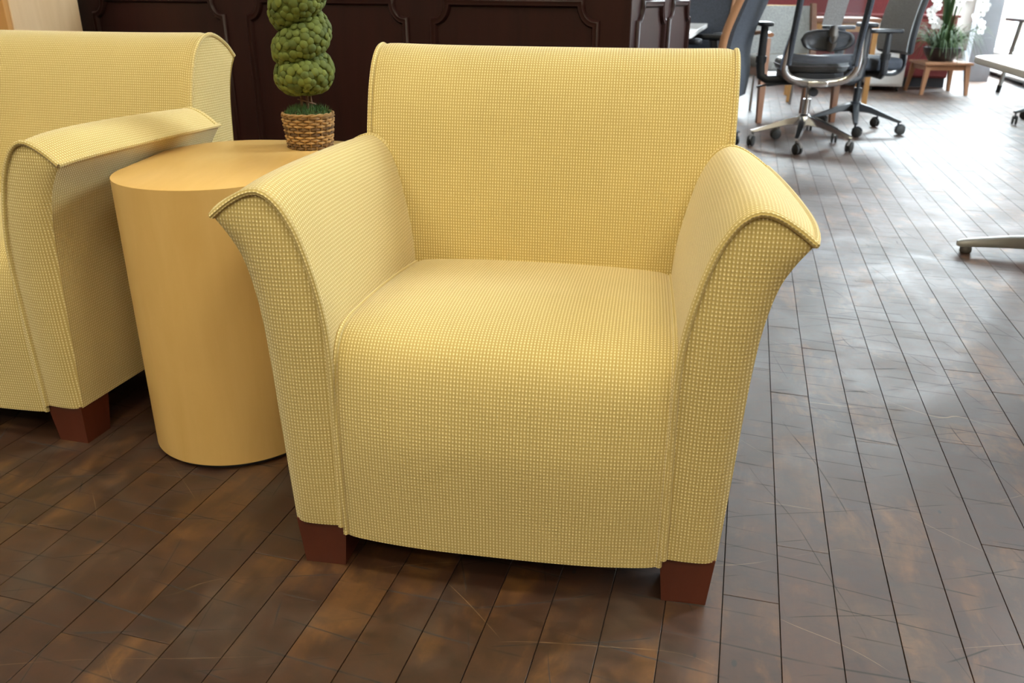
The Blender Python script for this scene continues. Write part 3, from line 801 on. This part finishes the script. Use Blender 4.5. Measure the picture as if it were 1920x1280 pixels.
def task_chair(name, label, loc, face, angs):
    T = thing(name, label, 'office chair', loc, face - PI / 2)
    star_base(T, 'chrome', [a - (face - PI / 2) for a in angs], 0.325, 0.19)
    g = G(); box(g, -0.09, 0.09, -0.14, 0.13, 0.385, 0.435, 0.012); mb = g.build('mechanism', 'black', T)
    g = G(); tube(g, [(-0.06, -0.02, 0.40), (-0.20, -0.03, 0.395), (-0.27, -0.03, 0.39)], [0.008, 0.008, 0.012], 8); tube(g, [(-0.27, -0.03, 0.39), (-0.33, -0.03, 0.375)], [0.012, 0.016], 8, flat=(.5, 1.3)); g.build('lever', 'black', mb)
    g = G(); cyl(g, (0.0, -0.16, 0.36), (0.0, -0.11, 0.36), 0.026); g.build('tension_knob', 'black', mb)
    g = G(); slab(g, 0.42, 0.42, 0.13, 0.475, 0.555, 0.034, 0, 0.04, 0.012); se = g.build('seat', 'greyleather', T)
    g = G(); tube(g, [p for p in [(x * 1.0, y + 0.04, 0.515) for x, y, _ in rrect(0.424, 0.424, 0.13, 0)]], 0.005, 6, closed=True); g.build('piping', 'greymesh', se)
    g = G(); slab(g, 0.38, 0.38, 0.11, 0.43, 0.477, 0.010, 0, 0.04); g.build('seat_pan', 'black', T)
    yk = crom([(-.200, -.290, .75), (-.212, -.272, .65), (-.217, -.250, .55), (-.205, -.228, .485), (-.14, -.207, .435), (0, -.20, .418), (.14, -.207, .435), (.205, -.228, .485), (.217, -.250, .55), (.212, -.272, .65), (.200, -.290, .75)], 49)
    g = G(); tube(g, yk, [0.006 + 0.020 * min(1, 2.2 * min(k, 48 - k) / 24) for k in range(49)], 12, flat=(1.0, 0.8)); ykb = g.build('yoke', 'chrome', T)
    g = G(); box(g, -0.06, 0.06, -0.235, -0.165, 0.400, 0.434, 0.006); g.build('yoke_clamp', 'chrome', ykb)
    for s_ in (-1, 1):
        g = G(); tube(g, crom([(s_ * .196, -.245, .53), (s_ * .196, -.262, .62), (s_ * .197, -.310, .75), (s_ * .197, -.365, .90), (s_ * .195, -.42, 1.08)], 14), 0.032, 10, flat=(0.6, 1.0)); g.build('back_upright', 'darkfab', T)
    g = G(); tube(g, crom([(-.20, -.245, .575), (-.10, -.268, .565), (0, -.275, .562), (.10, -.268, .565), (.20, -.245, .575)], 17), 0.020, 10, flat=(1.1, 0.6)); g.build('back_rail', 'darkfab', T)
    g = G(); tube(g, crom([(-.195, -.42, 1.08), (-.10, -.45, 1.10), (0, -.46, 1.105), (.10, -.45, 1.10), (.195, -.42, 1.08)], 13), 0.020, 10); g.build('top_rail', 'darkfab', T)
    g = G()
    zz = [(.55, -.27), (.65, -.283), (.75, -.315), (.85, -.352), (.95, -.385), (1.08, -.425)]
    rings = []
    for s2 in (0, 0.004):
        pass
    grid(g, lambda u, v: ((u * 2 - 1) * (0.20 - 0.006 * v), zz[0][1] - 0.155 * v ** 1.25 - 0.03 * (1 - (u * 2 - 1) ** 2), 0.54 + 0.54 * v), 13, 13); 
    g.build('mesh_back', 'net', T)
    g = G(); pts = [(-.155, .675), (-.125, .72), (-.04, .735), (.06, .73), (.13, .715), (.155, .675), (.13, .635), (.05, .615), (-.05, .615), (-.125, .63)]
    oc_ = crom([(x, 0, z) for x, z in pts + [pts[0]]], 41)[:-1]
    cz = 0.675
    rings = [[(p.x * s_, y_, cz + (p.z - cz) * s_) for p in oc_] for s_, y_ in ((0.90, -.300), (1.0, -.305), (1.0, -.318), (0.93, -.326), (0.82, -.322), (0.78, -.312), (0.3, -.310))]
    loft(g, rings); lb = g.build('lumbar_pad', 'black', T, sharp=60)
    g = G(); tube(g, [(0.02, -.312, .63), (0.02, -.335, .65), (0.02, -.345, .70), (0.02, -.335, .755)], [0.030, 0.036, 0.042, 0.028], 14, flat=(1, .7)); g.build('lumbar_slide', 'dgrymetal', lb)
    g = G(); cyl(g, (0.02, -.34, .685), (0.02, -.375, .685), 0.032, 0.026, 18); g.build('lumbar_knob', 'black', lb)
    g = G(); 
    prism_box(g, (-0.065, 0.045, -.395, -.389), (-0.055, 0.065, -.49, -.484), 0.76, 1.03); g.build('back_spine', 'greymesh', T, smooth=False)
    for s_ in (-1, 1): arm_post(T, s_, 0.315, 0.02, 0.765)
    return T
task_chair('task_chair', 'mesh back office chair with polished chrome base and yoke', (1.895, 5.525, 0), R(84), [R(x) for x in (173, 246, 317, 30, 101)])

def padded_chair(name, label, loc, face, angs, group=None):
    T = thing(name, label, 'office chair', loc, face - PI / 2)
    star_base(T, 'black', [a - (face - PI / 2) for a in angs], 0.325, 0.19, col='black')
    g = G(); box(g, -0.09, 0.09, -0.14, 0.13, 0.385, 0.435, 0.012); mb = g.build('mechanism', 'black', T)
    g = G(); tube(g, [(0.06, 0.04, 0.40), (0.20, 0.04, 0.39), (0.28, 0.05, 0.38)], [0.008, 0.008, 0.014], 8); g.build('lever', 'black', mb)
    g = G(); slab(g, 0.50, 0.48, 0.12, 0.44, 0.52, 0.030, 0, 0.03, 0.010); g.build('seat', 'darkfab', T)
    g = G(); tube(g, crom([(0, -.10, .405), (0, -.25, .40), (0, -.305, .45), (0, -.30, .56), (0, -.31, .70)], 17), 0.03, 10, flat=(0.5, 1.4)); g.build('back_bar', 'black', T)
    ns_, nz = 17, 13
    def bk(d):
        def fn(u, v):
            a = u * 2 - 1; w_ = 0.215 - 0.015 * (2 * v - 1) ** 2 - 0.02 * v
            z = 0.56 + 0.56 * v
            y = -.235 - 0.02 * math.sin(PI * v) * -1 - 0.13 * v ** 1.5 + 0.035 * a * a
            return (a * w_, y + d, z)
        return fn
    g = G(); grid(g, bk(0.0), ns_, nz); grid(g, bk(-0.045), ns_, nz)
    for u in (0, 1): grid(g, lambda a, v: Vector(bk(0)(u, v)).lerp(Vector(bk(-0.045)(u, v)), a), 2, nz)
    for v in (0, 1): grid(g, lambda a, u: Vector(bk(0)(u, v)).lerp(Vector(bk(-0.045)(u, v)), a), 2, ns_)
    b_ = g.build('backrest', 'greymesh', T, sharp=70)
    g = G()
    per = [bk(-0.03)(0, v / 12) for v in range(13)] + [bk(-0.03)(u / 16, 1) for u in range(1, 17)] + [bk(-0.03)(1, v / 12) for v in range(11, -1, -1)] + [bk(-0.03)(u / 16, 0) for u in range(15, 0, -1)]
    tube(g, per, 0.022, 8, closed=True); g.build('back_frame', 'black', T)
    for s_ in (-1, 1): arm_post(T, s_, 0.325, 0.02, 0.715, rs=1.35)
    return T
AB = [R(x) for x in (-108, -36, 36, 108, 180)]
pc = padded_chair('padded_chair', 'black five-star office chair with a grey padded back', (2.50, 6.24, 0), R(187), AB)
dup(pc, (4.235, 6.60, 0), R(90), 'black office chair of which only a caster shows by the white table')

def executive_chair(name, label, loc, face, group=None):
    T = thing(name, label, 'office chair', loc, face - PI / 2, group)
    star_base(T, 'black', [R(x) for x in (90, 162, 234, 306, 18)], 0.325, 0.19, col='black')
    g = G(); box(g, -0.09, 0.09, -0.13, 0.13, 0.385, 0.435, 0.012); g.build('mechanism', 'black', T)
    g = G(); slab(g, 0.52, 0.50, 0.10, 0.435, 0.53, 0.035, 0, 0.02, 0.012); g.build('seat', 'darkfab', T)
    prof = crom([(0, -.235, .33), (0, -.245, .46), (0, -.232, .58), (0, -.250, .72), (0, -.315, .90), (0, -.385, 1.08), (0, -.42, 1.20)], 24)
    def shell(d, wx):
        def fn(u, v):
            p = prof[min(int(round(v * 23)), 23)]; a = u * 2 - 1
            return (a * wx * (1 - 0.12 * abs(2 * v - 1) ** 3), p.y + d + 0.015 * a * a, p.z)
        return fn
    g = G(); A, B_ = shell(0.0, 0.245), shell(-0.055, 0.235)
    grid(g, A, 13, 24); grid(g, B_, 13, 24)
    for u in (0, 1): grid(g, lambda a, v: Vector(A(u, v)).lerp(Vector(B_(u, v)), a), 2, 24)
    for v in (0, 1): grid(g, lambda a, u: Vector(A(u, v)).lerp(Vector(B_(u, v)), a), 2, 13)
    g.build('backrest', 'darkfab', T, sharp=60)
    for u in (0, 1):
        g = G(); s_ = -1 if u == 0 else 1
        pts = [Vector(A(u, k / 23)) + Vector((s_ * 0.008, -0.012, 0)) for k in range(5, 24)]
        tube(g, pts, 0.020, 10, flat=(0.7, 1.2)); g.build('wood_trim', 'tablewood', T)
    for s_ in (-1, 1):
        g = G(); tube(g, crom([(s_ * .20, -.05, .43), (s_ * .29, -.04, .45), (s_ * .305, -.02, .56), (s_ * .305, 0.0, .655)], 15), 0.020, 8, flat=(1, 1.4)); g.build('arm_post', 'black', T)
        g = G(); slab(g, 0.07, 0.34, 0.034, 0.645, 0.68, 0.014, s_ * .305, 0.05); g.build('arm_pad', 'black', T)
    return T
cf = math.atan2((-NV).y, (-NV).x)
p = nt(-0.31, 5.62)
ec = executive_chair('executive_chair', 'high-backed black chair with wood edge trim beside the chrome-based office chair', p, cf - R(15))
dup(ec, nt(-0.46, 6.42), cf - R(15), 'high-backed black chair with wood edge trim farther along the white meeting table')

# ================================================================== GUEST CHAIR (wood frame, grey)
T = thing('guest_chair', 'wood framed guest chair in pale grey upholstery behind the chrome-based office chair', 'chair', (2.17, 6.92, 0), R(7))
# faces -Y
for s_ in (-1, 1):
    g = G(); x = s_ * 0.30
    def sq(p, w_): return [(p[0] - w_, p[1] - w_, p[2]), (p[0] + w_, p[1] - w_, p[2]), (p[0] + w_, p[1] + w_, p[2]), (p[0] - w_, p[1] + w_, p[2])]
    loft(g, [sq((x, 0.24, 0.0), .018), sq((x, 0.20, 0.42), .026), sq((x, 0.23, 0.62), .024), sq((x, 0.30, 0.86), .019)]); g.build('back_post', 'guestwood', T, smooth=False)
    g = G(); loft(g, [sq((x, -0.29, 0.0), .018), sq((x, -0.27, 0.42), .026), sq((x, -0.27, 0.62), .022)]); g.build('leg', 'guestwood', T, smooth=False)
    g = G(); tube(g, crom([(x, -0.33, 0.645), (x, -0.20, 0.660), (x, 0.0, 0.645), (x, 0.23, 0.63)], 13), 0.024, 8, flat=(0.7, 1.1)); g.build('armrest', 'guestwood', T)
    g = G(); box(g, x - .014, x + .014, -0.26, 0.20, 0.34, 0.40, 0.004); g.build('side_rail', 'guestwood', T, smooth=False)
g = G(); slab(g, 0.57, 0.52, 0.06, 0.38, 0.475, 0.03, 0, -0.03, 0.012); g.build('seat', 'greyup', T)
g = G()
for sgn in (0, 1): pass
def gb(d): return lambda u, v: ((u * 2 - 1) * 0.285, 0.205 + 0.10 * v + d + 0.02 * (u * 2 - 1) ** 2 - 0.02, 0.48 + 0.36 * v)
grid(g, gb(0), 9, 7); grid(g, gb(0.05), 9, 7)
for u in (0, 1): grid(g, lambda a, v: Vector(gb(0)(u, v)).lerp(Vector(gb(0.05)(u, v)), a), 2, 7)
for v in (0, 1): grid(g, lambda a, u: Vector(gb(0)(u, v)).lerp(Vector(gb(0.05)(u, v)), a), 2, 9)
g.build('backrest', 'greyup', T, sharp=60)

# stacking chair with chrome legs and blond wood behind it
T = thing('stacking_chair', 'chrome legged chair with blond wood back behind the guest chair', 'chair', (2.28, 7.55, 0), R(2))
for s_ in (-1, 1):
    g = G(); tube(g, crom([(s_ * .25, -.20, 0.0), (s_ * .24, -.17, .40), (s_ * .235, -.10, .455), (s_ * .235, .16, .455)], 15), 0.011, 8); g.build('leg', 'steel', T)
    g = G(); tube(g, crom([(s_ * .25, .24, 0.0), (s_ * .24, .17, .44), (s_ * .22, .22, .62), (s_ * .20, .26, .80)], 15), 0.011, 8); g.build('back_post', 'steel', T)
g = G(); slab(g, 0.44, 0.42, 0.07, 0.462, 0.49, 0.010, 0, -0.01); g.build('seat', 'blondwood', T)
g = G()
def sb(d): return lambda u, v: ((u * 2 - 1) * 0.23, 0.225 + 0.05 * v - 0.03 * (1 - (u * 2 - 1) ** 2) * -1 + d, 0.60 + 0.24 * v)
grid(g, sb(0), 9, 5); grid(g, sb(0.014), 9, 5)
for u in (0, 1): grid(g, lambda a, v: Vector(sb(0)(u, v)).lerp(Vector(sb(0.014)(u, v)), a), 2, 5)
for v in (0, 1): grid(g, lambda a, u: Vector(sb(0)(u, v)).lerp(Vector(sb(0.014)(u, v)), a), 2, 9)
g.build('backrest', 'blondwood', T, sharp=60)

# ================================================================== TABLES, CABINETS, PARTITION
# white meeting table behind the mahogany desk
T = thing('meeting_table', 'long white meeting table behind the mahogany desk', 'table', nt(-0.92, 6.35), RZ)
g = G(); slab(g, 1.22, 3.2, 0.22, 0.695, 0.725, 0.006); g.build('table_top', 'white', T)
for y in (-1.0, 1.0):
    g = G(); cyl(g, (0, y, 0.04), (0, y, 0.695), 0.04); g.build('column', 'grymetal', T)
    g = G(); box(g, -0.42, 0.42, y - 0.035, y + 0.035, 0.0, 0.05, 0.012); g.build('foot', 'grymetal', T)
# white training table at the right
T = thing('training_table', 'white topped table on a grey metal foot beside the armchair', 'table', nt(1.17, 2.86), RZ)
g = G(); slab(g, 0.76, 1.48, 0.15, 0.697, 0.722, 0.006); g.build('table_top', 'white', T)
for y in (-0.58, 0.60):
    g = G(); tube(g, [(-0.03, y, 0.05), (-0.03, y, 0.695)], 0.032, 14, flat=(1, 1.5)); g.build('column', 'grymetal', T)
    for s_ in (-1, 1):
        g = G(); rings = []
        for f, hw, zt, zb in ((0.0, .030, .085, .035), (0.35, .028, .076, .034), (0.8, .024, .058, .028), (0.95, .021, .050, .024), (1.0, .012, .044, .026)):
            x = -0.03 + s_ * f * 0.275; rings.append([(x, y - hw * .8, zt - .004), (x, y - hw * .4, zt), (x, y + hw * .4, zt), (x, y + hw * .8, zt - .004), (x, y + hw, zb + .01), (x, y + hw * .8, zb), (x, y - hw * .8, zb), (x, y - hw, zb + .01)])
        loft(g, rings); ft = g.build('foot', 'grymetal', T, sharp=50)
        g = G(); xg = -0.03 + s_ * 0.24; lathe(g, [(0.0, 0.0), (0.018, 0.0), (0.022, 0.006), (0.022, 0.018), (0.014, 0.030), (0.0, 0.030)], 16, xg, y); g.build('glide', 'dgrymetal', ft)
# dark-topped folding table on steel legs by the window
T = thing('folding_table', 'dark topped table on slanted steel legs by the window wall', 'table', nt(2.79, 9.30), RZ)
g = G(); slab(g, 0.60, 1.50, 0.03, 0.695, 0.725, 0.005); g.build('table_top', 'black', T)
for x in (-0.20, 0.20):
    for y in (-0.62, 0.62):
        s_ = 1 if y > 0 else -1
        g = G(); tube(g, [(x, y - s_ * .10, 0.70), (x * 1.15, y + s_ * 0.06, 0.0)], 0.022, 12); lg = g.build('leg', 'grymetal', T)
        g = G(); tube(g, [(x * 1.13, y + s_ * 0.045, 0.075), (x * 1.15, y + s_ * 0.06, 0.0)], 0.0245, 12); g.build('foot_cap', 'rubber', lg)
# brown desk behind the grey guest chair
T = thing('brown_desk', 'brown laminate desk with orange wood ends behind the guest chair', 'desk', nt(0.74, 8.70), RZ)
g = G(); box(g, -0.36, 0.36, -0.35, 0.35, 0.70, 0.735, 0.004); g.build('desk_top', 'brownwood', T, smooth=False)
for x in (-0.33, 0.33):
    for y in (-0.31, 0.31):
        g = G(); box(g, x - .022, x + .022, y - .022, y + .022, 0.0, 0.70, 0.003); g.build('leg', 'maple_orange', T, smooth=False)
g = G(); box(g, -0.32, 0.32, -0.30, -0.28, 0.62, 0.70, 0.003); g.build('apron', 'maple_orange', T, smooth=False)
# white mobile pedestal
T = thing('mobile_pedestal', 'white drawer pedestal on small casters by the maroon cabinet', 'pedestal', nt(1.41, 9.90), RZ)
g = G(); box(g, -0.17, 0.17, -0.22, 0.22, 0.05, 0.68, 0.006); g.build('body', 'white', T, smooth=False)
for z0, z1 in ((0.07, 0.36), (0.37, 0.51), (0.52, 0.66)):
    g = G(); box(g, -0.163, 0.163, -0.234, -0.218, z0, z1, 0.003); d_ = g.build('drawer', 'white', T, smooth=False)
    g = G(); box(g, -0.05, 0.05, -0.246, -0.233, z1 - 0.035, z1 - 0.025, 0.002); g.build('handle', 'steel', d_, smooth=False)
for x in (-0.13, 0.13):
    for y in (-0.18, 0.18):
        g = G(); cyl(g, (x - .010, y, 0.024), (x + .010, y, 0.024), 0.024); box(g, x - .014, x + .014, y - .012, y + .012, 0.028, 0.052); g.build('caster', 'rubber', T)
# maroon cabinet with black base, partition behind
T = thing('maroon_cabinet', 'low maroon cabinet with a black plinth behind the potted orchids', 'cabinet', nt(1.62, 10.55), RZ)
g = G(); box(g, -0.95, 0.48, -0.30, 0.30, 0.10, 0.71, 0.006); g.build('carcass', 'maroon', T, smooth=False)
g = G(); box(g, -0.94, 0.47, -0.27, 0.28, 0.0, 0.10); g.build('plinth', 'black', T, smooth=False)
g = G(); box(g, -0.97, 0.50, -0.32, 0.31, 0.71, 0.735, 0.006); g.build('cabinet_top', 'maroon', T, smooth=False)
for i in range(3):
    x0 = -0.945 + i * 0.4733
    g = G(); box(g, x0 + 0.004, x0 + 0.469, -0.318, -0.300, 0.115, 0.70, 0.003); d_ = g.build('door', 'maroon', T, smooth=False)
    g = G(); cyl(g, (x0 + 0.43, -0.318, 0.60), (x0 + 0.43, -0.338, 0.60), 0.008, 0.011, 12); g.build('knob', 'steel', d_)
T = thing('office_partition', 'maroon fabric office partition standing behind the chairs', 'partition', nt(0.95, 11.35), RZ)
g = G(); box(g, -1.02, 1.22, -0.035, 0.035, 0.10, 1.62, 0.006); g.build('panel', 'maroonfab', T, smooth=False)
g = G(); box(g, -1.04, 1.24, -0.042, 0.042, 1.62, 1.65, 0.004); g.build('top_cap', 'grymetal', T, smooth=False)
for x in (-0.9, 1.1):
    g = G(); box(g, x - .03, x + .03, -0.25, 0.25, 0.0, 0.03, 0.008); box(g, x - .02, x + .02, -0.03, 0.03, 0.03, 0.11); g.build('foot', 'grymetal', T, smooth=False)
# blue-grey structural column by the window
g = G(); box(g, 2.50, 2.74, 11.2, 11.44, -0.004, HC); struct('trim_1', g, 'bluepaint')
# heater pipe under the window sill
T = thing('radiator', 'low grey baseboard radiator under the window sill', 'radiator', nt(2.985, 12.2), RZ)
g = G(); box(g, 0.0, 0.10, -1.7, 1.7, 0.06, 0.20, 0.01); g.build('cover', 'bluepaint', T)
g = G(); tube(g, [(-0.02, -1.75, 0.07), (-0.02, 1.7, 0.07)], 0.018, 10); g.build('pipe', 'grymetal', T)
for y in (-1.5, 0.0, 1.5):
    g = G(); box(g, 0.0, 0.09, y - .02, y + .02, 0.0, 0.08); g.build('bracket', 'dgrymetal', T, smooth=False)

# ================================================================== LOW TABLE WITH ORCHIDS
T = thing('low_table', 'low pale cherry table under the orchid bowl', 'side table', (4.345, 8.86, 0), R(-3))
g = G(); box(g, -0.235, 0.235, -0.22, 0.22, 0.285, 0.31, 0.004); g.build('table_top', 'tablewood', T, smooth=False)
g = G(); box(g, -0.205, 0.205, -0.195, 0.195, 0.235, 0.286, 0.002); g.build('apron', 'tablewood', T, smooth=False)
for x in (-1, 1):
    for y in (-1, 1):
        g = G(); b1 = sorted((x * .215, x * .165)) + sorted((y * .203, y * .160)); b0 = sorted((x * .235, x * .205)) + sorted((y * .22, y * .195))
        prism_box(g, b0, b1, 0, 0.286); g.build('leg', 'tablewood', T, smooth=False)
T = thing('orchid_planter', 'dark bowl of white orchids and arching grass on the low table', 'potted plant', (4.36, 8.90, 0.31))
rr = random.Random(5)
g = G(); lathe(g, [(0.0, 0.0), (0.11, 0.0), (0.12, 0.01), (0.165, 0.07), (0.185, 0.13), (0.178, 0.135), (0.16, 0.12), (0.0, 0.11)], 32); g.build('bowl', 'pot', T)
g = G()
def blade(g, base, a, reach, rise, w_, droop):
    d = Vector((math.cos(a), math.sin(a), 0)); s_ = Vector((-d.y, d.x, 0)); L_ = []; n = 8
    for k in range(n + 1):
        f = k / n; p = Vector(base) + d * reach * f + Vector((0, 0, rise * math.sin(PI * min(1, f * 0.9) * 0.75) - droop * f ** 2.4))
        ww = w_ * (1 - f ** 2) * 0.5 + 0.0006; L_ += [p - s_ * ww, p + Vector((0, 0, ww * 0.5)), p + s_ * ww]
    fs = []
    for k in range(n):
        for j in (0, 1): fs.append((k * 3 + j, k * 3 + j + 1, k * 3 + j + 4, k * 3 + j + 3))
    g.add(L_, fs, rnd=rr.random())
for k in range(210):
    a = rr.uniform(0, 2 * PI); r_ = rr.uniform(0, 0.12)
    blade(g, (r_ * math.cos(a), r_ * math.sin(a), 0.11), a + rr.uniform(-.5, .5), rr.uniform(0.18, 0.44), rr.uniform(0.12, 0.30), rr.uniform(0.007, 0.014), rr.uniform(0.02, 0.30))
g.build('grass', 'grass', T, smooth=False, kind='stuff')
for k in range(9):
    a = rr.uniform(0, 2 * PI); g = G()
    blade(g, (0.03 * math.cos(a), 0.03 * math.sin(a), 0.11), a, rr.uniform(0.05, 0.16), rr.uniform(0.45, 0.80), rr.uniform(0.03, 0.045), 0.02); g.build('leaf', 'grass', T, smooth=False)
def flower(p, face, s_, par):
    q = Vector(face).to_track_quat('Z', 'Y').to_matrix(); g = G()
    for k in range(5):
        a = 2 * PI * k / 5 + 0.3; d = Vector((math.cos(a), math.sin(a), 0)); sd_ = Vector((-d.y, d.x, 0))
        pts = [Vector((0, 0, 0))]
        ring = [d * (0.5 + 0.5 * math.cos(b)) + sd_ * 0.42 * math.sin(b) + Vector((0, 0, 0.12 * (0.5 + 0.5 * math.cos(b)) ** 2)) for b in [2 * PI * j / 12 for j in range(12)]]
        vs_ = [Vector(p) + q @ (v * s_) for v in ring]; c_ = Vector(p) + q @ ((d * 0.5 + Vector((0, 0, 0.10))) * s_)
        o_ = [c_] + vs_; g.add(o_, [(0, j + 1, (j + 1) % 12 + 1) for j in range(12)])
    lathe(g, [(0.0, 0.0), (0.012, 0.004), (0.0, 0.018)], 8, 0, 0)
    for i in range(len(g.v) - 24, len(g.v)): g.v[i] = tuple(Vector(p) + q @ Vector(g.v[i]))
    g.build('flower', 'petal', par)
stems = [((-0.20, -0.06), 0.62, [0.56, 0.60, 0.52, 0.47, 0.40, 0.36]), ((0.26, -0.02), 0.62, [0.56, 0.52, 0.47, 0.42, 0.36, 0.31, 0.58]), ((0.03, -0.08), 0.70, [0.62, 0.56])]
for (ex, ey), top, zs in stems:
    g = G(); cv = crom([(0, 0, 0.11), (ex * .25, ey * .3, top * .6), (ex * .6, ey * .6, top), (ex * 1.1, ey, top * .88)], 16); tube(g, cv, 0.004, 6); g.build('flower_stem', 'grass', T)
    for z in zs:
        flower((ex + rr.uniform(-.05, .05), ey - 0.05 + rr.uniform(-.03, .03), z), (rr.uniform(-.5, .3), -1, rr.uniform(-.1, .4)), rr.uniform(0.045, 0.06), T)
